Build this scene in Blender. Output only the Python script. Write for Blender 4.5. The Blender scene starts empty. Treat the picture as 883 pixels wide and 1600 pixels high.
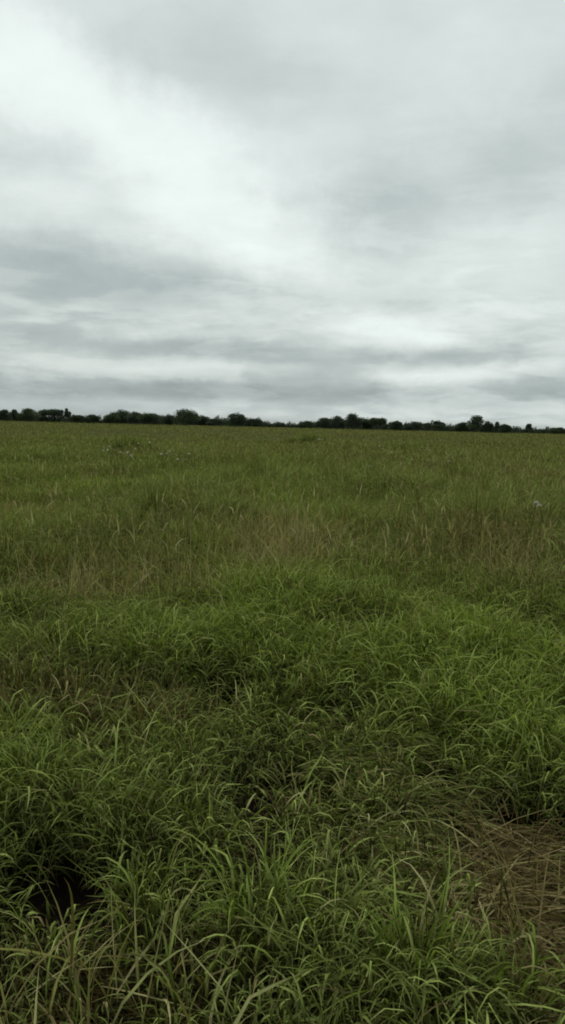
import bpy, math, random
import numpy as np
from mathutils import Matrix, Vector

R = np.random.default_rng(7)
random.seed(7)
sc = bpy.context.scene
COL = sc.collection
rad = math.radians

# ------------------------------------------------------------------ helpers
def hash2(ix, iy, s):
    h = (ix.astype(np.int64) * 374761393 + iy.astype(np.int64) * 668265263 + s * 1442695041) & 0xFFFFFFFF
    h = ((h ^ (h >> 13)) * 1274126177) & 0xFFFFFFFF
    return ((h ^ (h >> 16)) & 0xFFFFFF) / float(0xFFFFFF)

def vnoise(x, y, s=0):
    x = np.asarray(x, float); y = np.asarray(y, float)
    ix = np.floor(x); iy = np.floor(y)
    fx = x - ix; fy = y - iy
    fx = fx * fx * (3 - 2 * fx); fy = fy * fy * (3 - 2 * fy)
    a = hash2(ix, iy, s); b = hash2(ix + 1, iy, s); c = hash2(ix, iy + 1, s); d = hash2(ix + 1, iy + 1, s)
    return (a + (b - a) * fx) * (1 - fy) + (c + (d - c) * fx) * fy

def fbm(x, y, s=0, o=4):
    v = 0; a = .5; t = 0
    for k in range(o):
        v = v + a * vnoise(x * 2 ** k + 17.3 * k, y * 2 ** k - 9.1 * k, s + k); t += a; a *= .5
    return v / t

def height(x, y):
    """gentle lie of the field, the same for the ground sheet and all that grows on it"""
    x = np.asarray(x, float); y = np.asarray(y, float)
    near = np.clip(np.hypot(x, y) / 6, 0, 1)
    h = (fbm(x / 9, y / 9, 3, 3) - .5) * .12 * near + (fbm(x / 1.3, y / 1.3, 5, 2) - .5) * .10
    h = h + (fbm(x / 70, y / 70, 9, 2) - .5) * .5 * np.clip((np.hypot(x, y) - 15) / 60, 0, 1)
    return h

def link(o, parent=None):
    COL.objects.link(o)
    if parent: o.parent = parent
    return o

def np_mesh(name, V, F, attrs=None, mat=None, smooth=True, uv=None):
    """V (n,3) and F (m,4) or a list of face arrays -> mesh"""
    me = bpy.data.meshes.new(name)
    Fs = F if isinstance(F, list) else [F]
    idx = np.concatenate([f.ravel() for f in Fs]).astype(np.int32)
    cnt = np.concatenate([np.full(len(f), f.shape[1]) for f in Fs]).astype(np.int32)
    st = np.concatenate([[0], np.cumsum(cnt)[:-1]]).astype(np.int32)
    me.vertices.add(len(V)); me.loops.add(len(idx)); me.polygons.add(len(cnt))
    me.vertices.foreach_set('co', np.ascontiguousarray(V, np.float32).ravel())
    me.loops.foreach_set('vertex_index', idx)
    me.polygons.foreach_set('loop_start', st)
    me.polygons.foreach_set('use_smooth', np.full(len(cnt), smooth))
    for k, a in (attrs or {}).items():
        at = me.attributes.new(k, 'FLOAT', 'POINT')
        at.data.foreach_set('value', np.ascontiguousarray(a, np.float32).ravel())
    me.update(calc_edges=True); me.validate()
    if mat: me.materials.append(mat)
    return me

def tag(o, label=None, cat=None, group=None, kind=None):
    if label: o['label'] = label
    if cat: o['category'] = cat
    if group: o['group'] = group
    if kind: o['kind'] = kind
    return o

# ------------------------------------------------------------------ camera
EYE = 1.75
FOV = rad(62); FPX = 800 / math.tan(FOV / 2)
PITCH, ROLL = rad(5.83), rad(1.36)
cam = bpy.data.cameras.new('camera'); camo = bpy.data.objects.new('camera', cam); link(camo)
cam.sensor_fit = 'VERTICAL'; cam.angle = FOV; cam.clip_start = .05; cam.clip_end = 20000
camR = Matrix.Rotation(math.pi / 2 - PITCH, 4, 'X') @ Matrix.Rotation(ROLL, 4, 'Z')
camo.matrix_world = Matrix.Translation((0, 0, EYE)) @ camR
sc.camera = camo

def ray(px, py):
    return (camR.to_3x3() @ Vector(((px - 441.5) / FPX, (800 - py) / FPX, -1))).normalized()
def G(px, py, z=.32):
    """survey point: where the line of sight through that point of the photo meets the grass"""
    d = ray(px, py); t = (z - EYE) / d.z
    return (d.x * t, d.y * t)
def at_depth(px, py, Y):
    d = ray(px, py); t = Y / d.y
    return (d.x * t, Y, EYE + d.z * t)

# ------------------------------------------------------------------ materials
class NT:
    def __init__(s, tree): s.t = tree; s.n = tree.nodes; s.l = tree.links
    def node(s, ty, **kw):
        n = s.n.new(ty)
        for k, v in kw.items(): setattr(n, k, v)
        return n
    def put(s, sock, v):
        if hasattr(v, 'is_output'): s.l.new(v, sock)
        else: sock.default_value = v
    def math(s, op, a, b=0., c=None, clamp=False):
        n = s.node('ShaderNodeMath', operation=op, use_clamp=clamp)
        s.put(n.inputs[0], a); s.put(n.inputs[1], b)
        if c is not None: s.put(n.inputs[2], c)
        return n.outputs[0]
    def mix(s, f, a, b, mode='MIX'):
        n = s.node('ShaderNodeMix', data_type='RGBA', blend_type=mode)
        s.put(n.inputs[0], f); s.put(n.inputs[6], a); s.put(n.inputs[7], b)
        return n.outputs[2]
    def ramp(s, f, stops, interp='LINEAR'):
        n = s.node('ShaderNodeValToRGB'); cr = n.color_ramp; cr.interpolation = interp
        while len(cr.elements) < len(stops): cr.elements.new(.5)
        for e, (p, c) in zip(cr.elements, stops): e.position = p; e.color = (*c, 1)
        s.put(n.inputs[0], f); return n.outputs[0]
    def attr(s, name): return s.node('ShaderNodeAttribute', attribute_name=name).outputs['Fac']
    def noise(s, vec, scale, detail=4, rough=.55, dist=0, dim='3D'):
        n = s.node('ShaderNodeTexNoise', noise_dimensions=dim)
        if vec is not None: s.l.new(vec, n.inputs['Vector'])
        n.inputs['Scale'].default_value = scale; n.inputs['Detail'].default_value = detail
        n.inputs['Roughness'].default_value = rough; n.inputs['Distortion'].default_value = dist
        return n.outputs['Fac']

def new_mat(name):
    m = bpy.data.materials.new(name); m.use_nodes = True
    t = NT(m.node_tree); t.n.clear()
    out = t.node('ShaderNodeOutputMaterial')
    return m, t, out

def leaf_shader(t, col, out, trans=.3, rough=.5, spec=.3, tcol=(1.0, 1.15, .45, 1)):
    b = t.node('ShaderNodeBsdfDiffuse'); t.put(b.inputs['Color'], col)
    tr = t.node('ShaderNodeBsdfTranslucent')
    t.put(tr.inputs['Color'], t.mix(1., col, tcol, 'MULTIPLY'))
    gl = t.node('ShaderNodeBsdfGlossy'); gl.inputs['Roughness'].default_value = rough
    t.put(gl.inputs['Color'], (.9, 1, .75, 1))
    mx = t.node('ShaderNodeMixShader'); mx.inputs[0].default_value = trans
    t.l.new(b.outputs[0], mx.inputs[1]); t.l.new(tr.outputs[0], mx.inputs[2])
    m2 = t.node('ShaderNodeMixShader'); m2.inputs[0].default_value = spec
    t.l.new(mx.outputs[0], m2.inputs[1]); t.l.new(gl.outputs[0], m2.inputs[2])
    t.l.new(m2.outputs[0], out.inputs['Surface'])

def make_grass_mat():
    m, t, out = new_mat('grass_blades')
    rnd, tt, dry, hue = t.attr('rnd'), t.attr('along'), t.attr('dry'), t.attr('hue')
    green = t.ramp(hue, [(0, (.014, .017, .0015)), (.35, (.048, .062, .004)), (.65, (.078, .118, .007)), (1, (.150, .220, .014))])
    # single leaves go paler, yellower or greyer than their tuft
    pale = t.mix(t.math('MULTIPLY', t.math('POWER', rnd, 2.6), .95), green, (.42, .50, .14, 1))
    tip = t.mix(t.math('MULTIPLY', t.math('POWER', tt, 1.8), .62), pale, (.28, .33, .10, 1))  # tips lightened in the colour as painted highlights
    root = t.mix(t.math('SUBTRACT', 1., t.math('MULTIPLY', tt, 2.6), clamp=True), tip, (.016, .016, .004, 1))  # blade bases darkened in the colour, deep-grass shade painted in
    straw = t.ramp(rnd, [(0, (.045, .029, .013)), (.4, (.150, .106, .048)), (.75, (.27, .215, .10)), (1, (.42, .36, .19))])
    ends = t.math('MULTIPLY', t.math('MULTIPLY', t.math('SUBTRACT', tt, .72), 4., clamp=True), t.math('MULTIPLY', t.math('GREATER_THAN', t.math('FRACT', t.math('MULTIPLY', rnd, 7.)), .6), .7))
    col = t.mix(t.math('MAXIMUM', dry, ends), root, straw)
    geo = t.node('ShaderNodeNewGeometry')
    n = t.noise(geo.outputs['Position'], 30, 2)
    col = t.mix(1., col, t.ramp(n, [(.3, (.8, .8, .8)), (.7, (1.15, 1.15, 1.15))]), 'MULTIPLY')
    leaf_shader(t, col, out, .25, .45, .003)
    return m
GRASS = make_grass_mat()

def foliage_mat(name, dark, light, trans=.2):
    m, t, out = new_mat(name)
    rnd = t.attr('rnd')
    geo = t.node('ShaderNodeNewGeometry')
    n = t.noise(geo.outputs['Position'], .9, 3)
    f = t.math('ADD', t.math('MULTIPLY', rnd, .6), t.math('MULTIPLY', n, .4))
    leaf_shader(t, t.ramp(f, [(.15, dark), (.85, light)]), out, trans, .6, .002)
    return m

def bark_mat():
    m, t, out = new_mat('bark')
    geo = t.node('ShaderNodeNewGeometry')
    n = t.noise(geo.outputs['Position'], 6, 5)
    b = t.node('ShaderNodeBsdfPrincipled'); b.inputs['Roughness'].default_value = .9
    t.put(b.inputs['Base Color'], t.ramp(n, [(.3, (.03, .024, .018)), (.7, (.09, .075, .06))]))
    t.l.new(b.outputs[0], out.inputs['Surface'])
    return m
BARK = bark_mat()

# ------------------------------------------------------------------ where the field changes (ellipses on the ground)
def patch(px, py, rx, ry):
    c = G(px, py); a = G(px, py - ry); b = G(px, py + ry)
    return (c[0], c[1], rx / FPX * math.hypot(c[0], c[1], EYE), max(.1, (a[1] - b[1]) / 2))
def field(plist, x, y, s=0):
    v = np.zeros_like(x)
    for (cx, cy, rx, ry, w) in plist:
        wx = (fbm(x / rx * 1.6, y / ry * 1.6, s + 40, 3) - .5) * 1.1
        wy = (fbm(x / rx * 1.6, y / ry * 1.6, s + 60, 3) - .5) * 1.1
        d2 = ((x - cx) / rx + wx) ** 2 + ((y - cy) / ry + wy) ** 2
        v = np.maximum(v, w * np.exp(-d2 ** 1.5))
    return v
def P(lst): return [(*patch(*q[:4]), q[4]) for q in lst]

BARE = P([(120, 1480, 270, 130, 1.), (150, 1420, 230, 90, .95), (250, 1500, 110, 70, .9), (120, 1620, 330, 120, 1.), (60, 1740, 400, 130, .9), (800, 1235, 115, 70, 1.), (150, 1070, 200, 30, .9), (440, 872, 50, 30, .3), (800, 887, 60, 30, .3), (130, 914, 80, 18, .3), (10, 1400, 110, 90, .8), (320, 1560, 110, 80, .8), (810, 1290, 120, 95, 1.), (860, 1400, 110, 120, .9), (800, 1360, 70, 60, .6), (480, 1600, 60, 60, .6),
          (150, 1098, 200, 44, 1.), (20, 1065, 90, 34, .8), (370, 1200, 60, 50, .6), (600, 1440, 60, 40, .4), (480, 1250, 70, 40, .35)])
DRY = P([(830, 1420, 130, 140, .95), (790, 1280, 90, 90, .85), (150, 1085, 190, 30, .8), (440, 878, 80, 38, .75), (130, 915, 110, 28, .65),
         (800, 890, 90, 45, .7), (310, 925, 70, 22, .55), (560, 1200, 150, 90, .35), (120, 1470, 200, 120, .2), (870, 770, 60, 30, .4),
         (200, 880, 160, 40, .35), (640, 880, 120, 30, .35), (60, 790, 90, 15, .4)])
BRIGHT = P([(740, 1120, 140, 70, .9), (400, 1400, 90, 90, .85), (640, 1500, 130, 80, .85), (820, 1560, 120, 60, .8), (150, 1180, 200, 60, .7), (480, 1100, 160, 60, .5),
            (250, 1020, 160, 30, .6), (650, 1010, 200, 40, .6), (850, 1060, 100, 60, .7), (840, 1190, 70, 50, .6), (40, 720, 130, 35, .6), (800, 730, 80, 12, .4), (200, 770, 200, 20, .4)])
DARKP = P([(230, 830, 110, 26, .8), (760, 855, 60, 26, .9), (405, 770, 50, 16, .7), (590, 770, 60, 18, .6), (200, 712, 50, 10, .6), (480, 694, 70, 10, .8), (640, 710, 70, 11, .8), (720, 770, 60, 12, .7), (680, 690, 60, 8, .5),
           (60, 850, 90, 24, .5), (560, 960, 80, 25, .4), (740, 672, 60, 3, .6), (20, 960, 60, 40, .5), (330, 800, 90, 12, .5), (860, 820, 60, 18, .5)])
SMOOTH = P([(30, 720, 110, 50, 1.), (150, 690, 120, 16, .7), (30, 790, 80, 30, .6)])
FLAT = P([(660, 1230, 110, 110, .9), (760, 1360, 130, 120, 1.), (560, 1150, 120, 60, .7), (850, 1470, 110, 90, 1.)])

# ------------------------------------------------------------------ grass blades
def blades(Pt, az, e0, e1, L, W, seg, across, twist, roll, power, rnd, dry, hue):
    n = len(az)
    t = np.linspace(0, 1, seg + 1)[None, :]
    tm = (t[:, :-1] + t[:, 1:]) / 2
    kr = np.random.default_rng(n)
    kink = (kr.random(n) < .38)[:, None] * (seg > 3); kp = kr.uniform(.25, .6, n)[:, None]
    bend = np.where(kink, .25 * tm + .75 * np.clip((tm - kp) / .16 + .5, 0, 1), tm ** power[:, None])
    el = e0[:, None] + (e1 - e0)[:, None] * bend
    a = az[:, None] + twist[:, None] * tm
    d = np.stack([np.cos(a) * np.cos(el), np.sin(a) * np.cos(el), np.sin(el)], -1)
    pos = np.zeros((n, seg + 1, 3)); pos[:, 1:] = np.cumsum(d * (L / seg)[:, None, None], 1)
    pos += Pt[:, None, :]
    gz = height(pos[..., 0].ravel(), pos[..., 1].ravel()).reshape(n, seg + 1) + .012
    low = pos[..., 2] < gz
    pos[..., 2] = np.where(low, gz, pos[..., 2])
    tan = np.concatenate([d[:, :1], (d[:, 1:] + d[:, :-1]) / 2, d[:, -1:]], 1)
    av = az[:, None] + twist[:, None] * t
    s = np.stack([-np.sin(av), np.cos(av), np.zeros_like(av)], -1)
    nn = np.cross(tan, s)
    r = (roll[:, None] * (.3 + 1.0 * t))[..., None]
    side = np.cos(r) * s + np.sin(r) * nn
    nrm = np.cross(tan, side)
    wt = np.minimum(1, t * 3 + .45) * (1 - t ** 1.8) ** .8 + .02
    w = (W[:, None] * wt)[..., None] / 2
    if across == 3: V = np.stack([pos - side * w, pos + nrm * w * -.45, pos + side * w], 2)
    else: V = np.stack([pos - side * w, pos + side * w], 2)
    k = across
    base = (np.arange(n) * (seg + 1) * k)[:, None, None]
    row = (np.arange(seg) * k)[None, :, None]; cc = np.arange(k - 1)[None, None, :]
    i0 = base + row + cc
    F = np.stack([i0, i0 + 1, i0 + 1 + k, i0 + k], -1).reshape(-1, 4)
    sh = (n, seg + 1, k)
    ex = lambda q: np.broadcast_to(q[:, None, None], sh)
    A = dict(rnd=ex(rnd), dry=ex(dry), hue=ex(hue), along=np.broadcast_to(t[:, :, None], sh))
    return V.reshape(-1, 3), F, {q: np.array(v).ravel() for q, v in A.items()}

def join(parts):
    Vs, Fs, As, o = [], [], {}, 0
    for V, F, A in parts:
        Vs.append(V); Fs.append(F + o); o += len(V)
        for k, v in A.items(): As.setdefault(k, []).append(v)
    return np.concatenate(Vs), np.concatenate(Fs), {k: np.concatenate(v) for k, v in As.items()}

NEAR_EDGE, FAR_EDGE, SPREAD, SIDE = 1.15, 440., .42, 1.5
def sow(n, y0, y1):
    y = np.exp(R.uniform(math.log(y0), math.log(y1), n))
    x = R.uniform(-1, 1, n) * (SPREAD * y + SIDE)
    area = y * math.log(y1 / y0) * 2 * (SPREAD * y + SIDE)
    return x, y, n / area                      # position and plants per square metre there

def split_build(sets):
    return join(sets)

def meadow():
    out = []
    for (y0, y1, nt, per, seg, across) in ((NEAR_EDGE, 7, 30000, 30, 5, 3), (7, 22, 32000, 24, 4, 2), (22, 80, 38000, 16, 3, 2), (80, FAR_EDGE, 30000, 9, 2, 2)):
        x, y, den = sow(nt, y0, y1)
        cap = 235.
        keep = R.random(nt) < np.minimum(1, cap / den)
        bare = field(BARE, x + .22 * (fbm(x / .3, y / .3, 91, 2) - .5), y + .5 * (fbm(x / .3, y / .3, 93, 2) - .5), 1)
        keep &= R.random(nt) > np.minimum(np.where(x < 0, .60, .90), bare * 1.15)
        gap = fbm(x / .40, y / .40, 61, 3)
        keep &= R.random(nt) > np.clip((.485 - gap) * 6, 0, .93) * np.clip((14 - y) / 8, 0, 1)
        x, y = x[keep], y[keep]; bare = bare[keep]
        m = len(x)
        dr, br, dk, fl = field(DRY, x, y, 2), field(BRIGHT, x, y, 3), field(DARKP, x, y, 4), field(FLAT, x, y, 5)
        far = np.clip((y - 12) / 40, 0, 1)
        std = np.clip((y - 4.8 + 3 * (fbm(x / 2.5, y / 2.5, 71, 2) - .5)) / 4.2, 0, 1)      # the taller stand beyond the short grass
        big = fbm(x / 2.2, y / 3.5, 21, 3)
        big2 = fbm(x / 3.5, y / 8, 51, 3)
        hue_t = np.clip(.36 - .06 * (1 - std) + (big - .5) * 1.5 - .9 * (big2 - .5) * std - 1.8 * np.clip(fbm(x / 2.6, y / 7, 131, 3) - .54, 0, .25) * std + .30 * br - .95 * dk - .50 * bare - .16 * np.clip((4.2 - y) / 2, 0, 1) + R.normal(0, .10, m) - .06 * far, 0, 1)  # nearest tufts and gap tufts darkened too, foreground shade put into the colour
        tall = np.clip(1 - .45 * field(SMOOTH, x, y, 6) + (.35 + (big2 - .5) * 1.7) * std + 3.5 * np.clip(fbm(x / 10, y / 50, 55, 3) - .52, 0, 1) * np.clip((y - 120) / 150, 0, 1) + (fbm(x / 1.1, y / 1.1, 31, 3) - .5) * 1.0 + 1.6 * np.clip(fbm(x / 2.6, y / 7, 131, 3) - .54, 0, .3) * std + .45 * dk + .12 * br - .35 * bare - .25 * np.clip((3.2 - y) / 2, 0, 1), .4, 2.1)
        dry_haze_p = np.clip(dr * .75 + .06 + .10 * std + .16 * np.clip((y - 9) / 25, 0, 1) + .16 * np.clip((y - 40) / 150, 0, 1) + .10 * (fbm(x / 4, y / 4, 77, 3) > .58), 0, 1)  # real dryness, plus a share growing with distance that paints in grey haze
        # every tuft: a fan of leaves from a small crown
        I = np.repeat(np.arange(m), per); n = len(I)
        wide = np.maximum(1, y[I] / 10) ** .8
        tr = .075 * np.maximum(1, y[I] / 6) ** .9
        ang = R.uniform(0, 2 * math.pi, n); rr = np.sqrt(R.random(n)) * tr
        bx, by = x[I] + np.cos(ang) * rr, y[I] + np.sin(ang) * rr
        bz = height(bx, by)
        az = ang + R.normal(0, 1.2, n)
        culm = R.random(n) < .11 * (1 - fl[I] * .8) * (1 - .8 * bare[I]) * (.45 + .55 * std[I])
        e0 = np.where(culm, R.normal(rad(80), rad(8), n), np.clip(R.normal(rad(60), rad(16), n), rad(10), rad(89)))
        e1 = np.where(culm, e0 - np.abs(R.normal(0, rad(18), n)), np.clip(R.normal(rad(-40), rad(40), n), rad(-85), rad(65)))
        e0 = np.where(culm, e0, e0 + rad(10) * std[I]); e1 = np.where(culm, e1, e1 + rad(28) * std[I]); e0 = np.minimum(e0, rad(89))
        # trodden strip: everything laid over to the right and towards the viewer
        f = fl[I] * (R.random(n) < .8)
        laz = math.atan2(-.55, .8) + R.normal(0, .35, n)
        az = np.where(f > .3, laz, az)
        e0 = e0 - f * rad(34); e1 = np.where(f > .3, np.clip(e1, rad(-30), rad(15)), e1)
        L = tall[I] * np.where(culm, R.uniform(.2, .45, n), np.clip(R.gamma(7, .023, n), .06, .40)) * (1 + .25 * f) * (1 + .12 * std[I] - .1 * far[I])
        # leaves start part way up the culm
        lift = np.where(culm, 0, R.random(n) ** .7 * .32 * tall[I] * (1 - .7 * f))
        bx = bx + np.cos(az) * lift * .15; by = by + np.sin(az) * lift * .15
        bz = bz + lift
        W = np.clip(R.normal(.0065, .0021, n), .0026, .0125) * wide * (1 - .25 * std[I]) * np.where(culm, .45, 1)
        isdry = (R.random(n) < (dry_haze_p[I] + .15 * culm) * (1 - .35 * br[I])).astype(float) * R.uniform(.55, 1, n)
        hue = np.clip(hue_t[I] + R.normal(0, .15, n) + (1 - std[I]) * (1.0 * lift / (.32 * tall[I]) - .68) * (~culm), 0, 1)  # low leaves darker, high ones brighter: canopy shade put into the hue
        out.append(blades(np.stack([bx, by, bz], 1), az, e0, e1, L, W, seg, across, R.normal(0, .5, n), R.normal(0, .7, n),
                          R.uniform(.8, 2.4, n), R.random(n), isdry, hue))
    V, F, A = join(out)
    print('meadow faces', len(F))
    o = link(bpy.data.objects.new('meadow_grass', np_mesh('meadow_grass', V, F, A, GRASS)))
    tag(o, 'thick green unmown meadow grass covering the whole field up to the far trees', 'grass', kind='stuff')
meadow()

def straw(name, label, plist, n, flat, seed, Lm=.42, dryv=.9):
    """a patch of dead grass: loose straw and bent culms in every direction"""
    r = np.random.default_rng(seed)
    xs, ys = [], []
    for (cx, cy, rx, ry, w) in plist:
        k = int(n / len(plist))
        xs.append(cx + r.normal(0, .55, k) * rx); ys.append(cy + r.normal(0, .55, k) * ry)
    x, y = np.concatenate(xs), np.concatenate(ys); k = y > .7; x, y = x[k], y[k]; n = len(x)
    wide = np.maximum(1, y / 9) ** .85
    az = r.uniform(0, 2 * math.pi, n)
    lie = r.random(n) < flat
    az = np.where(lie & (r.random(n) < .75), math.atan2(-.55, .8) + r.normal(0, .42, n), az)
    e0 = np.where(lie, np.abs(r.normal(0, rad(14), n)), np.clip(r.normal(rad(72), rad(14), n), rad(20), rad(89)))
    e1 = np.where(lie, -r.random(n) * rad(25), e0 - np.abs(r.normal(0, rad(50), n)))
    z = height(x, y) + np.where(lie, r.random(n) * (.03 if name == 'leaf_litter' else .14), r.random(n) * .1)
    L = np.clip(r.normal(Lm, .12 if Lm > .2 else .04, n), .05, .95)
    W = np.clip(r.normal(.0062, .0018, n), .003, .011) * wide * (1.05 if flat > .4 else 1.3)
    V, F, A = blades(np.stack([x, y, z], 1), az, e0, e1, L, W, 4, 2, r.normal(0, .3, n), r.normal(0, .8, n), r.uniform(.8, 2.5, n),
                     (.06 * r.random(n) if name == 'leaf_litter' else .05 + .72 * r.random(n) ** 1.3 + .35 * (r.random(n) < .14) if flat > .5 else .62 + .38 * r.random(n)), np.clip(r.normal(dryv, .12, n), .3, 1), np.full(n, .3))
    o = link(bpy.data.objects.new(name, np_mesh(name, V, F, A, GRASS)))
    tag(o, label, 'dry grass', kind='stuff')
straw('dry_grass', 'brown matted straw of dead grass beside the trodden strip at lower right', P([(835, 1400, 90, 90, 1), (750, 1330, 60, 60, 1), (865, 1480, 70, 60, 1), (820, 1270, 80, 60, 1)]), 3700, .95, 1, .34)
straw('dry_grass', 'dark brown dead grass in the gap at the left edge, mid field', P([(150, 1080, 190, 30, 1), (30, 1060, 80, 26, 1)]), 4200, .6, 2, .30, .8)
straw('dry_grass', 'upright reddish straw stalks in the middle of the field', P([(440, 872, 90, 40, 1)]), 1100, .15, 3, .72)
straw('dry_grass', 'pale dry grass band left of centre below the tall dark grass', P([(130, 915, 110, 22, 1), (310, 905, 70, 34, 1), (190, 880, 80, 30, 1)]), 800, .2, 4, .55)
straw('dry_grass', 'upright straw stalks on the right below the round dark clump', P([(800, 893, 90, 36, 1)]), 800, .1, 5, .72)
straw('dry_grass', 'thin dead stems standing in the black gap at lower left', P([(130, 1480, 220, 100, 1)]), 90, .3, 6, .38, .7)

straw('leaf_litter', 'dark rotting leaf litter lying on the soil of the black gap at lower left', P([(120, 1440, 260, 110, 1), (200, 1400, 200, 80, 1), (60, 1560, 250, 110, 1)]), 2600, 1., 8, .12, .8)
bpy.data.objects['leaf_litter']['category'] = 'litter'
def seed_heads():
    r = np.random.default_rng(77); n = 9500
    y = np.exp(r.uniform(math.log(6.5), math.log(160), n)); x = r.uniform(-1, 1, n) * (SPREAD * y + SIDE)
    k = (r.random(n) < np.clip((fbm(x / 4, y / 7, 88, 3) - .38) * 4, .05, 1)) & (r.random(n) > field(SMOOTH, x, y, 6)); x, y = x[k], y[k]; n = len(x)
    az = r.uniform(0, 6.28, n); e = np.clip(r.normal(rad(80), rad(7), n), rad(50), rad(89)); L = r.uniform(.65, 1.05, n); w = np.maximum(1, y / 10) ** .8
    p = np.stack([x, y, height(x, y)], 1); d = np.stack([np.cos(az) * np.cos(e), np.sin(az) * np.cos(e), np.sin(e)], 1)
    one = np.ones(n); z = np.zeros(n)
    a = blades(p, az, e, e, L, .005 * w, 2, 2, z, r.normal(0, .5, n), one, r.random(n) * .6, one * .8, one * .3)
    b = blades(p + d * (L * .96)[:, None], az, e, e - np.abs(r.normal(rad(50), rad(30), n)), r.uniform(.08, .18, n), .013 * w, 3, 2, z, r.normal(0, .8, n), one, .35 + .65 * r.random(n), one * .9, one * .5)
    o = link(bpy.data.objects.new('seed_heads', np_mesh('seed_heads', *join([a, b]), GRASS)))
    tag(o, 'pale nodding seed heads on thin stalks scattered over the taller grass of the middle field', 'seed heads', kind='stuff')
seed_heads()

# ------------------------------------------------------------------ tussocks that stand out from the meadow
def tussock(px, py, label, nb, size, hue, dryp, seed, spread=.10):
    r = np.random.default_rng(seed)
    x, y = G(px, py, .15)
    root = np.array([x, y])
    ang = r.uniform(0, 2 * math.pi, nb); rr = np.sqrt(r.random(nb)) * spread
    lx, ly = np.cos(ang) * rr, np.sin(ang) * rr
    zz = height(lx + x, ly + y) + r.random(nb) * .26 * size
    az = ang + r.normal(0, .6, nb)
    e0 = np.clip(r.normal(rad(78), rad(9), nb), rad(40), rad(89))
    e1 = e0 - np.abs(r.normal(rad(95), rad(40), nb))
    L = size * np.clip(r.normal(.22, .07, nb), .07, .40)
    W = np.clip(r.normal(.0070, .002, nb), .003, .012)
    V, F, A = blades(np.stack([lx + x, ly + y, zz], 1), az, e0, e1, L, W, 7, 3, r.normal(0, .4, nb), r.normal(0, .6, nb),
                     r.uniform(.9, 2.4, nb), r.random(nb), (r.random(nb) < dryp) * .8, np.clip(r.normal(hue, .1, nb), 0, 1))
    z0 = float(height(np.array([x]), np.array([y]))[0])
    V = V - np.array([x, y, z0])
    o = link(bpy.data.objects.new('grass_tussock', np_mesh('grass_tussock', V, F, A, GRASS)))
    o.location = (x, y, z0)
    tag(o, label, 'grass tussock', 'grass tussocks standing out in the foreground')
tussock(400, 1470, 'bright green upright tussock right of the black gap at lower left', 130, 1.0, .72, .03, 11)
tussock(735, 1170, 'fresh green tussock just above the brown straw hollow on the right', 150, .9, .80, .03, 12)
tussock(650, 1560, 'large yellowish green tussock at the bottom edge, right of centre', 150, 1.0, .75, .04, 13)
tussock(215, 1460, 'slim tussock of tall grey green leaves standing alone in the black gap', 34, 1.05, .45, .15, 14, .05)
tussock(845, 1240, 'dark green tussock at the right edge above the brown hollow', 110, .9, .6, .03, 15)
tussock(800, 1590, 'deep green broad tussock in the bottom right corner', 130, .85, .55, .03, 16)
tussock(100, 1560, 'sparse tussock of long arching pale leaves in the bottom left corner', 26, 1.15, .5, .35, 17, .09)
tussock(290, 1590, 'sparse arching tussock at the bottom edge between black gap and bright tussock', 40, .9, .5, .2, 18, .09)

def ground():
    a = np.concatenate([[0], np.geomspace(.18, 7000, 150)])
    xs = np.concatenate([-a[:0:-1], a]); ys = xs.copy()
    X, Y = np.meshgrid(xs, ys)
    Z = height(X.ravel(), Y.ravel())
    n = len(xs)
    i = (np.arange(n - 1)[:, None] * n + np.arange(n - 1)[None, :]).ravel()
    F = np.stack([i, i + 1, i + 1 + n, i + n], 1)
    m, t, out = new_mat('field_soil')
    geo = t.node('ShaderNodeNewGeometry'); pos = geo.outputs['Position']
    n1 = t.noise(pos, .12, 6, .6); n2 = t.noise(pos, 9, 6, .65)
    soil = t.ramp(n2, [(.25, (.004, .003, .002)), (.6, (.013, .008, .005)), (.85, (.036, .022, .013))])
    sward = t.ramp(n1, [(.3, (.035, .042, .012)), (.5, (.055, .060, .017)), (.7, (.080, .078, .028))])
    sep = t.node('ShaderNodeSeparateXYZ'); t.l.new(pos, sep.inputs[0])
    d = t.node('ShaderNodeVectorMath', operation='LENGTH'); t.l.new(pos, d.inputs[0])
    mr = t.node('ShaderNodeMapRange', clamp=True); t.l.new(d.outputs['Value'], mr.inputs[0])
    mr.inputs[1].default_value = 9; mr.inputs[2].default_value = 45
    col = t.mix(mr.outputs[0], soil, sward)
    b = t.node('ShaderNodeBsdfPrincipled'); b.inputs['Roughness'].default_value = .95; b.inputs['Specular IOR Level'].default_value = .05
    t.put(b.inputs['Base Color'], col)
    bm = t.node('ShaderNodeBump'); bm.inputs['Strength'].default_value = .6; bm.inputs['Distance'].default_value = .03
    t.l.new(n2, bm.inputs['Height']); t.l.new(bm.outputs[0], b.inputs['Normal'])
    t.l.new(b.outputs[0], out.inputs['Surface'])
    o = link(bpy.data.objects.new('ground', np_mesh('ground', np.stack([X.ravel(), Y.ravel(), Z], 1), F, None, m)))
    tag(o, 'dark soil of the flat field under the grass', 'ground', kind='structure')
ground()

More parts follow.
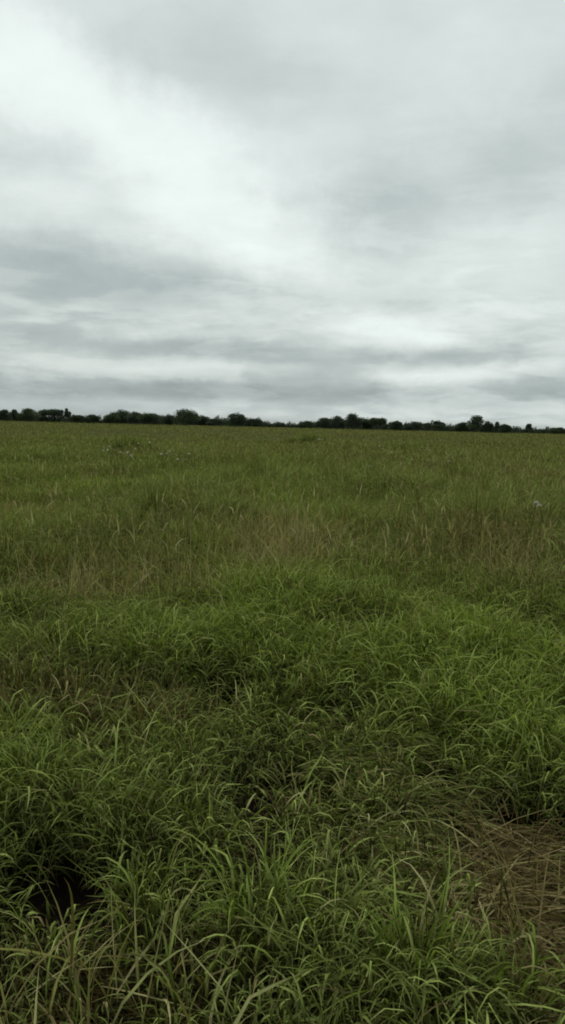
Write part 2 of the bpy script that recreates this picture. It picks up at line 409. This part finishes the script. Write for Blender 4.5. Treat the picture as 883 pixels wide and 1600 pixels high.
# ------------------------------------------------------------------ leaves in volumes (trees, bushes, weeds)
def leaf_cloud(lobes, n, size, r, up=.3):
    """small leaf faces spread over the shells of uneven lobes (cx,cy,cz,rx,ry,rz)"""
    w = np.array([l[3] * l[5] for l in lobes]); w = w / w.sum()
    k = r.choice(len(lobes), n, p=w); Lb = np.array(lobes)[k]
    d = r.normal(0, 1, (n, 3)); d /= np.linalg.norm(d, axis=1)[:, None]
    lump = .72 + .5 * fbm(d[:, 0] * 2.2 + k * 3.7, d[:, 2] * 2.2 + d[:, 1] * 1.7 + k, 90, 3)
    rr = (r.random(n) ** .45) * lump
    c = Lb[:, :3] + d * Lb[:, 3:] * rr[:, None]
    u = r.normal(0, 1, (n, 3)); u /= np.linalg.norm(u, axis=1)[:, None]
    v = np.cross(u, r.normal(0, 1, (n, 3)) + np.array([0, 0, up])); v /= np.linalg.norm(v, axis=1)[:, None] + 1e-9
    s = size * r.uniform(.5, 1.4, n)[:, None]
    V = np.stack([c - u * s, c - v * s * .55, c + u * s, c + v * s * .55], 1).reshape(-1, 3)
    F = np.arange(n * 4).reshape(n, 4)
    return V, F, np.repeat(r.random(n), 4)

def limb_mesh(segs, sides=7):
    """tapered tubes: (p0, r0, p1, r1)"""
    Vs, Fs, o = [], [], 0
    for p0, r0, p1, r1 in segs:
        p0, p1 = Vector(p0), Vector(p1); d = (p1 - p0).normalized()
        a = d.orthogonal().normalized(); b = d.cross(a)
        for p, q in ((p0, r0), (p1, r1)):
            for i in range(sides):
                th = 2 * math.pi * i / sides
                Vs.append(p + (a * math.cos(th) + b * math.sin(th)) * q)
        for i in range(sides): Fs.append((o + i, o + (i + 1) % sides, o + sides + (i + 1) % sides, o + sides + i))
        o += 2 * sides
    return np.array([tuple(v) for v in Vs]), np.array(Fs)

TREE_MATS = [foliage_mat('tree_foliage_dark', (.030, .040, .030), (.085, .108, .066)),
             foliage_mat('tree_foliage_olive', (.034, .045, .028), (.095, .118, .065)),
             foliage_mat('tree_foliage_grey', (.042, .052, .042), (.108, .126, .092))]
HILLY = 430.
def tree(px, ytop, wpx, Y, label, shape='round', mi=0, seed=0, base_px=None):
    """a tree whose crown is wpx wide on the photo and tops out at ytop, standing Y metres off"""
    r = np.random.default_rng(seed + 100)
    x, _, ztop = at_depth(px, ytop, Y)
    z0 = float(height(np.array([x]), np.array([Y]))[0])
    H = max(2.2, ztop - z0); w = wpx / FPX * Y / 2
    root = link(bpy.data.objects.new('tree', None)); root.location = (x, Y, z0); root.empty_display_size = .5
    tag(root, label, 'tree', 'trees along the far edge of the field')
    lobes = []
    if shape == 'flat':                         # umbrella crown on bare limbs
        ch = H * .5
        for i in range(6):
            q = (i + .5) / 6 * 2 - 1
            lobes.append((q * w * .78, r.normal(0, w * .3), H - ch * .55 + r.normal(0, .12), w * .36, w * .4, ch * .5))
        cb = H - ch * 1.2
    elif shape == 'ragged':
        for i in range(7):
            q = r.uniform(-1, 1)
            lobes.append((q * w * .75, r.normal(0, w * .3), H * r.uniform(.45, .86), w * r.uniform(.22, .4), w * .4, H * r.uniform(.10, .18)))
        lobes.append((w * .1, 0, H * .86, w * .28, w * .3, H * .15)); cb = H * .4
    elif shape == 'tall':
        for i in range(6):
            q = i / 5
            lobes.append((r.normal(0, w * .22), r.normal(0, w * .22), H * (.35 + .52 * q), w * (.75 - .25 * abs(q - .5)), w * .6, H * .17))
        cb = H * .3
    else:
        for i in range(8):
            th = r.uniform(0, math.pi); q = math.cos(th)
            lobes.append((q * w * .62, r.normal(0, w * .35), H * (.42 + .36 * math.sin(th)) + r.normal(0, .1), w * r.uniform(.35, .5), w * .45, H * r.uniform(.17, .24)))
        lobes.append((0, 0, H * .52, w * .7, w * .6, H * .34)); lobes.append((r.normal(0, w * .15), 0, H * .8, w * .4, w * .4, H * .2)); lobes.append((0, 0, H * .28, w * .95, w * .6, H * .3)); cb = H * .3
    V, F, a = leaf_cloud(lobes, int(2200 + 420 * w), .27, r)
    V[:, 2] = np.minimum(V[:, 2], H * 1.03 + r.random(len(V)) * .1)
    c = bpy.data.objects.new('crown', np_mesh('crown', V, F, dict(rnd=a), TREE_MATS[mi], smooth=False)); link(c, root)
    lean = r.normal(0, .2)
    fork = Vector((lean, 0, max(.5, cb * .75))); t0 = .035 * H + .03
    segs = [((0, 0, -.15), t0 * 1.25, tuple(fork * .5), t0), (tuple(fork * .5), t0, tuple(fork), t0 * .85)]
    for l in lobes[:6]:
        e = Vector(l[:3]); mid = fork.lerp(e, .55) + Vector((0, 0, .15))
        segs += [(tuple(fork), t0 * .55, tuple(mid), t0 * .35), (tuple(mid), t0 * .35, tuple(e), t0 * .12)]
    V, F = limb_mesh(segs)
    link(bpy.data.objects.new('trunk', np_mesh('trunk', V, F, None, BARK)), root)
    return root

T = [
 (8, 641, 22, 'low', 'leftmost tree of the far row, cut by the left edge of the photo', 'round'),
 (23, 641, 13, '', 'small round tree second from the left edge in the far row', 'round'),
 (43, 639, 28, '', 'domed dark tree just left of the flat topped pair at far left', 'round'),
 (80, 640, 34, '', 'flat topped umbrella tree at far left with sky showing under its crown', 'flat'),
 (103, 639, 15, '', 'ragged tree with a jagged tip touching the flat topped tree at far left', 'ragged'),
 (122, 650, 22, '', 'low bushy tree right of the jagged tree at far left', 'round'),
 (143, 649, 22, '', 'small domed tree just left of the first dip in the far row', 'round'),
 (175, 648, 22, '', 'low tree on the left slope of the broad left clump, right of the first dip', 'round'),
 (191, 641, 36, '', 'broad tall tree peaking right of the first dip, left of the long level hedge', 'round'),
 (213, 645, 24, '', 'medium tree joined to the right side of the broad tree past the first dip', 'round'),
 (237, 647, 36, '', 'long level topped tree between the two broad peaks on the left', 'flat2'),
 (264, 648, 14, '', 'small round tree touching the left side of the largest tree', 'round'),
 (289, 640, 38, '', 'largest broad tree left of centre, highest of its clump', 'round'),
 (318, 651, 22, '', 'lower tree falling away right of the largest tree', 'round'),
 (337, 655, 22, '', 'low tree in the dip between the largest tree and the lone dome', 'round'),
 (369, 645, 26, '', 'lone domed tree rising left of the centre dip', 'round'),
 (397, 655, 24, '', 'low spreading tree at the left end of the centre dip', 'round'),
 (480, 659, 20, '', 'small tree at the right end of the centre dip', 'round'),
 (509, 654, 26, '', 'rounded tree left of the sky gap right of centre', 'round'),
 (528, 651, 20, '', 'pointed crown tree right against the sky gap right of centre', 'round'),
 (552, 647, 24, '', 'tallest tree right of centre with an open crown beside the sky gap', 'ragged2'),
 (574, 656, 22, '', 'lower tree joining the tallest right of centre tree to the flat topped one', 'round'),
 (590, 654, 24, '', 'flat topped tree with a tip pointing right, right of centre', 'flat'),
 (620, 659, 17, '', 'squat square crowned tree right of the flat topped one', 'round'),
 (648, 660, 28, '', 'wide low tree in the middle of the right half', 'round'),
 (680, 659, 24, '', 'ragged low tree left of the dark block tree on the right', 'ragged'),
 (722, 661, 18, '', 'small tree touching the left of the dark block tree on the right', 'round'),
 (744, 651, 22, '', 'dense blocky dark tree standing above the rest on the right', 'tall'),
 (763, 659, 15, '', 'shoulder high tree right against the dark block tree', 'round'),
 (777, 661, 7, '', 'thin spindly tree with a bare stem right of the dark block tree', 'tall'),
 (789, 664, 18, '', 'low rounded tree right of the thin spindly tree', 'round'),
 (826, 664, 10, '', 'small upright tree near the right end of the far row', 'tall'),
 (872, 669, 22, '', 'last low tree of the far row at the right edge', 'round'),
]
for i, (px, yt, w, _, lab, shp) in enumerate(T):
    Y = HILLY + (i * 37 % 23) - 8
    tree(px, yt - 1.6, w * 1.3, Y, lab, {'flat2': 'round', 'ragged2': 'round'}.get(shp, shp), (0, 0, 1, 0, 2)[i % 5], i)

# low scrub under and between the trees: one unbroken far mass
def thicket():
    r = np.random.default_rng(5)
    prof = [(-60, 652), (0, 650), (40, 648), (70, 651), (110, 651), (135, 653), (157, 656), (178, 649), (200, 647), (220, 650), (240, 650), (258, 653), (275, 649), (305, 648), (325, 655), (345, 657), (362, 653), (380, 654), (410, 659), (440, 664),
            (470, 664), (500, 658), (525, 657), (541, 662), (556, 656), (600, 659), (615, 662), (640, 663), (665, 664), (680, 662), (700, 667), (750, 665), (800, 670), (840, 672), (883, 674), (950, 676)]
    px = np.array([p[0] for p in prof]); py = np.array([p[1] for p in prof])
    lobes = []
    for p in np.arange(-60, 945, 3.2):
        Y = HILLY + 18 + r.uniform(-8, 10)
        yt = np.interp(p, px, py) + r.normal(-2.6, 2.2)
        x, _, zt = at_depth(p, yt, Y)
        zt = max(zt, 1.2)
        lobes.append((x, Y, zt * .5, r.uniform(1.2, 2.2), 1.8, zt * .52))
    V, F, a = leaf_cloud(lobes, 85000, .32, r)
    V[:, 2] = np.maximum(V[:, 2], -.3)
    o = link(bpy.data.objects.new('distant_thicket', np_mesh('distant_thicket', V, F, dict(rnd=a), TREE_MATS[0], smooth=False)))
    tag(o, 'dark belt of scrub closing the field under the far trees', 'thicket', kind='stuff')
thicket()

# ------------------------------------------------------------------ taller dark clumps out in the field
def tall_clump(px, py, wpx, hpx, label, seed):
    r = np.random.default_rng(seed)
    x, y = G(px, py, .25); z0 = float(height(np.array([x]), np.array([y]))[0])
    s = y / FPX; w = wpx * s / 2; h = hpx * s * .8 + .80; n = 2000
    q = r.uniform(-1.15, 1.15, n) * r.random(n) ** .4; lx = q * w; ly = r.normal(0, .4, n) * w
    prof = np.exp(-.35 * (lx / w) ** 2) * (.45 + .95 * fbm(lx / (w * .35) + seed, ly / (w * .35), seed, 2))
    zz = height(lx + x, ly + y) + r.random(n) * .45 * h * prof
    wide = max(1, y / 10) ** .8
    e0 = np.clip(r.normal(rad(76), rad(9), n), rad(45), rad(89))
    V, F, A = blades(np.stack([lx + x, ly + y, zz], 1), r.uniform(0, 6.28, n), e0, e0 - np.abs(r.normal(rad(55), rad(40), n)),
                     h * prof * r.uniform(.45, .85, n), np.clip(r.normal(.0075, .002, n), .003, .013) * wide, 4, 2, r.normal(0, .4, n), r.normal(0, .6, n),
                     r.uniform(.9, 2.4, n), r.random(n) * .8, (r.random(n) < .08) * .8, np.clip(r.normal(.0, .08, n), 0, 1))
    o = link(bpy.data.objects.new('tall_grass_clump', np_mesh('tall_grass_clump', V - np.array([x, y, z0]), F, A, GRASS)))
    o.location = (x, y, z0)
    tag(o, label, 'grass clump', 'taller dark grass clumps in the meadow')
for i, (px, py, w, h, lab) in enumerate([
    (200, 712, 60, 13, 'dark tall grass clump among white flowers, left part of the far field'),
    (480, 697, 80, 14, 'wide dark grass clump below the centre dip of the tree row'),
    (640, 712, 70, 14, 'dark grass clump below the flat topped tree, right of centre'),
    (405, 775, 46, 22, 'small dark upright grass clump near the middle of the field'),
    (758, 868, 64, 34, 'rounded dark grass clump on the right, among upright straw stalks'),
    (715, 776, 60, 18, 'low dark grass clump in the right middle distance'),
    (250, 840, 60, 26, 'tall dark grass clump behind the pale dry band on the left'),
    (580, 772, 60, 16, 'low dark grass clump just right of the field middle, left of another')]):
    tall_clump(px, py, w, h, lab, 300 + i)

# ------------------------------------------------------------------ white wildflowers
def flowers():
    r = np.random.default_rng(9)
    m, t, out = new_mat('flower_white')
    rn = t.node('ShaderNodeObjectInfo').outputs['Random']
    leaf_shader(t, t.ramp(rn, [(0, (.35, .36, .30)), (1, (.62, .62, .56))]), out, .3, .6, .01, (1, 1, .9, 1))
    sm = foliage_mat('flower_stem', (.03, .04, .012), (.05, .06, .02))
    # petals round a domed head
    Vs, Fs = [], []
    for ring, (rr, zz, k) in enumerate(((.030, 0, 9), (.020, .012, 7))):
        for i in range(k):
            a = 2 * math.pi * i / k + ring * .3; c, s = math.cos(a), math.sin(a)
            o = len(Vs)
            Vs += [(c * .004, s * .004, zz), (c * rr * .6 - s * .009, s * rr * .6 + c * .009, zz + .008), (c * rr, s * rr, zz + .003), (c * rr * .6 + s * .009, s * rr * .6 - c * .009, zz + .008)]
            Fs.append((o, o + 1, o + 2, o + 3))
    hv = np.array(Vs); hf = np.array(Fs)
    head = np_mesh('flower_head', hv, hf, None, m)
    sv, sf = limb_mesh([((0, 0, -1.0), .005, (.02, 0, -.4), .004), ((.02, 0, -.4), .004, (0, 0, 0), .003)], 5)
    stem = np_mesh('stem', sv, sf, dict(rnd=np.full(len(sv), .5)), sm)
    spots = []
    for (px, py, rx, ry, n) in ((175, 702, 14, 8, 5), (205, 700, 14, 8, 4), (265, 706, 14, 4, 5), (290, 715, 14, 8, 5), (372, 693, 8, 4, 2), (505, 678, 12, 4, 4), (600, 698, 14, 7, 3),
                                (626, 692, 10, 5, 3), (705, 716, 4, 3, 1), (578, 732, 4, 3, 1), (670, 700, 20, 8, 3), (850, 786, 12, 8, 2), (220, 690, 40, 6, 4), (330, 690, 60, 8, 3)):
        for _ in range(n): spots.append((px + r.normal(0, rx * .6), py + r.normal(0, ry * .6)))
    for px, py in spots:
        x, y = G(px, max(py, 684), 1.0); z = float(height(np.array([x]), np.array([y]))[0]) + 1.0
        root = link(bpy.data.objects.new('wildflower', None)); root.location = (x, y, z); root.empty_display_size = .1
        k = r.uniform(.9, 1.4) * max(1, y / 26) ** .5
        root.rotation_euler = (r.normal(0, .25) - .3, r.normal(0, .2), r.uniform(0, 6.3))
        tag(root, 'small white wildflower head standing above the olive grass of the far field', 'wildflower', 'white wildflowers across the far field')
        h = link(bpy.data.objects.new('flower_head', head), root); h.scale = (k, k, k)
        link(bpy.data.objects.new('stem', stem), root)
flowers()

# ------------------------------------------------------------------ sky: overcast deck
def sky():
    w = bpy.data.worlds.new('World'); sc.world = w; w.use_nodes = True
    t = NT(w.node_tree); t.n.clear()
    out = t.node('ShaderNodeOutputWorld'); bg = t.node('ShaderNodeBackground'); bg.inputs['Strength'].default_value = .1
    st = t.node('ShaderNodeTexSky', sky_type='NISHITA'); st.sun_disc = False
    st.sun_elevation = rad(52); st.sun_rotation = rad(-35); st.air_density = 1.5; st.dust_density = 3
    tc = t.node('ShaderNodeTexCoord'); nv = tc.outputs['Generated']
    sep = t.node('ShaderNodeSeparateXYZ'); t.l.new(nv, sep.inputs[0])
    X, Y, Z = sep.outputs
    # cloud deck: directions carried onto a level plane far overhead
    zc = t.math('ADD', t.math('MAXIMUM', Z, 0.), .17)
    cmb = t.node('ShaderNodeCombineXYZ')
    t.put(cmb.inputs[0], t.math('DIVIDE', X, zc)); t.put(cmb.inputs[1], t.math('DIVIDE', Y, zc)); cmb.inputs[2].default_value = 3.7
    deck = cmb.outputs[0]
    n1 = t.noise(deck, .9, 5, .52, .3); n2 = t.noise(deck, 2.6, 6, .6, .4)
    # azimuth / elevation in degrees
    az = t.math('MULTIPLY', t.math('ARCTAN2', X, Y), 57.2958)
    el = t.math('MULTIPLY', t.math('ARCSINE', Z), 57.2958)
    wn = t.noise(nv, 7, 6, .62); wn2 = t.noise(nv, 9, 6, .62, 0)
    c2 = t.node('ShaderNodeCombineXYZ')
    calm = t.math('ADD', t.math('MULTIPLY', el, .028), .10, clamp=True)
    t.put(c2.inputs[0], t.math('ADD', az, t.math('MULTIPLY', t.math('SUBTRACT', wn, .5), 13.)))
    t.put(c2.inputs[1], t.math('ADD', el, t.math('MULTIPLY', t.math('MULTIPLY', t.math('SUBTRACT', wn2, .5), 9.), calm)))
    ae = c2.outputs[0]
    st2 = t.node('ShaderNodeMapping'); st2.inputs['Scale'].default_value = (1, 1, 2.4); t.l.new(nv, st2.inputs['Vector'])
    n3 = t.noise(st2.outputs[0], 7.5, 6, .6, .3)
    val = t.math('ADD', t.math('MULTIPLY', t.math('SUBTRACT', n1, .5), .24), t.math('MULTIPLY', t.math('SUBTRACT', n2, .5), .27))
    val = t.math('ADD', val, t.math('MULTIPLY', t.math('SUBTRACT', n3, .5), .17))
    val = t.math('SUBTRACT', val, t.math('MULTIPLY', t.math('SUBTRACT', 1., t.math('DIVIDE', el, 11.), clamp=True), .16))
    # low banks with firmer edges
    bk = t.node('ShaderNodeMapping'); bk.inputs['Scale'].default_value = (1, 1, 4.2); t.l.new(nv, bk.inputs['Vector'])
    for sc_, seed_, amp_, lo, hi in ((3.2, 1.3, .17, .47, .60), (6.5, 5.1, .12, .48, .58)):
        bk2 = t.node('ShaderNodeVectorMath', operation='ADD'); t.l.new(bk.outputs[0], bk2.inputs[0]); bk2.inputs[1].default_value = (seed_, seed_ * 2, .3)
        nb_ = t.noise(bk2.outputs[0], sc_, 7, .58, .25)
        mrb = t.node('ShaderNodeMapRange', interpolation_type='SMOOTHSTEP'); t.l.new(nb_, mrb.inputs[0]); mrb.inputs[1].default_value = lo; mrb.inputs[2].default_value = hi
        low = t.math('SUBTRACT', 1.12, t.math('MULTIPLY', el, .05), clamp=True)
        val = t.math('ADD', val, t.math('MULTIPLY', t.math('MULTIPLY', t.math('SUBTRACT', mrb.outputs[0], .45), amp_), low))
    for (px, py, rx, ry, rot, amp) in CLOUDS:
        d = ray(px, py); a0 = math.degrees(math.atan2(d.x, d.y)); e0 = math.degrees(math.asin(d.z))
        k = 57.2958 / FPX * 1.9
        mp = t.node('ShaderNodeMapping', vector_type='TEXTURE')
        mp.inputs['Location'].default_value = (a0, e0, 0); mp.inputs['Rotation'].default_value = (0, 0, rad(rot))
        mp.inputs['Scale'].default_value = (rx * k, ry * k, 1e4)
        t.l.new(ae, mp.inputs['Vector'])
        g = t.node('ShaderNodeTexGradient', gradient_type='SPHERICAL'); t.l.new(mp.outputs[0], g.inputs[0])
        f = t.math('SMOOTHSTEP', 0, 0) if False else g.outputs['Fac']
        sm = t.node('ShaderNodeMapRange', interpolation_type='SMOOTHSTEP'); t.l.new(f, sm.inputs[0])
        val = t.math('ADD', val, t.math('MULTIPLY', sm.outputs[0], amp * (.80 if py < 510 else .70)))
    lum = t.math('ADD', val, .565)
    colr = t.ramp(lum, [(0., (.27, .325, .33)), (.25, (.43, .50, .50)), (.5, (.64, .71, .69)), (.75, (.80, .875, .85)), (1., (.90, 1.0, .97))])
    # strength .1: bring the deck to the level of the sky texture
    cl = t.mix(1., colr, (10., 10., 10., 1), 'MULTIPLY')
    below = t.mix(t.math('MULTIPLY', t.math('ADD', Z, .02), 30., clamp=True), (.8, .8, .5, 1), cl)
    fin = t.mix(.95, st.outputs[0], below)
    t.l.new(fin, bg.inputs['Color']); t.l.new(bg.outputs[0], out.inputs['Surface'])

# (px, py, half width, half height, tilt, lighter/darker) of the cloud masses, turned into directions
CLOUDS = [
 (40, 130, 130, 70, -25, .34), (200, 220, 170, 55, -32, .28), (340, 300, 150, 65, -30, .33), (480, 390, 130, 50, -10, .22), (100, 330, 130, 40, 0, .14),
 (40, 240, 90, 36, 0, -.16), (320, 70, 300, 90, 0, -.16), (700, 60, 160, 60, 0, .06), (860, 190, 80, 120, 0, -.16), (620, 310, 130, 70, 0, -.22), (480, 230, 90, 40, 0, .06),
 (120, 415, 170, 36, -4, -.34), (50, 480, 140, 26, 0, -.28), (250, 465, 120, 20, 0, -.08), (540, 455, 140, 34, 0, -.20), (790, 390, 110, 50, 0, .14), (850, 470, 90, 40, 0, .10), (720, 450, 60, 50, 0, .08),
 (620, 515, 110, 22, -6, .42), (700, 552, 110, 14, 2, -.42), (570, 550, 70, 16, 0, .12), (740, 585, 140, 10, 4, .34), (150, 535, 220, 12, 0, -.18), (300, 520, 120, 10, 0, .14), (330, 550, 150, 12, 0, -.16),
 (280, 578, 240, 9, 1, .20), (140, 610, 240, 12, 0, -.26), (330, 602, 70, 5, 0, -.22), (560, 620, 260, 16, 0, -.24), (300, 632, 240, 8, 0, .10), (850, 620, 160, 18, 0, -.16), (850, 560, 80, 18, 0, -.10), (420, 655, 160, 8, 0, .22), (840, 664, 120, 6, 0, .20), (20, 560, 80, 12, 0, .12),
]
sky()

sun = bpy.data.lights.new('sun', 'SUN'); sun.energy = 1.3; sun.angle = rad(16); sun.color = (1, .96, .9)
so = link(bpy.data.objects.new('sun', sun))
so.rotation_euler = (rad(90 - 52), 0, rad(180 - (-35)) + math.pi)
# the light comes from the left and ahead
dirv = Vector((math.sin(rad(-35)) * math.cos(rad(52)), math.cos(rad(-35)) * math.cos(rad(52)), math.sin(rad(52))))
so.rotation_euler = dirv.to_track_quat('Z', 'Y').to_euler()

sc.render.engine = 'CYCLES'
sc.cycles.max_bounces = 6; sc.cycles.diffuse_bounces = 1; sc.cycles.glossy_bounces = 2; sc.cycles.transmission_bounces = 3
sc.cycles.pixel_filter_type = 'BLACKMAN_HARRIS'; sc.cycles.filter_width = 1.9
sc.view_settings.view_transform = 'Standard'; sc.view_settings.look = 'None'
sc.view_settings.exposure = 0; sc.view_settings.gamma = 1
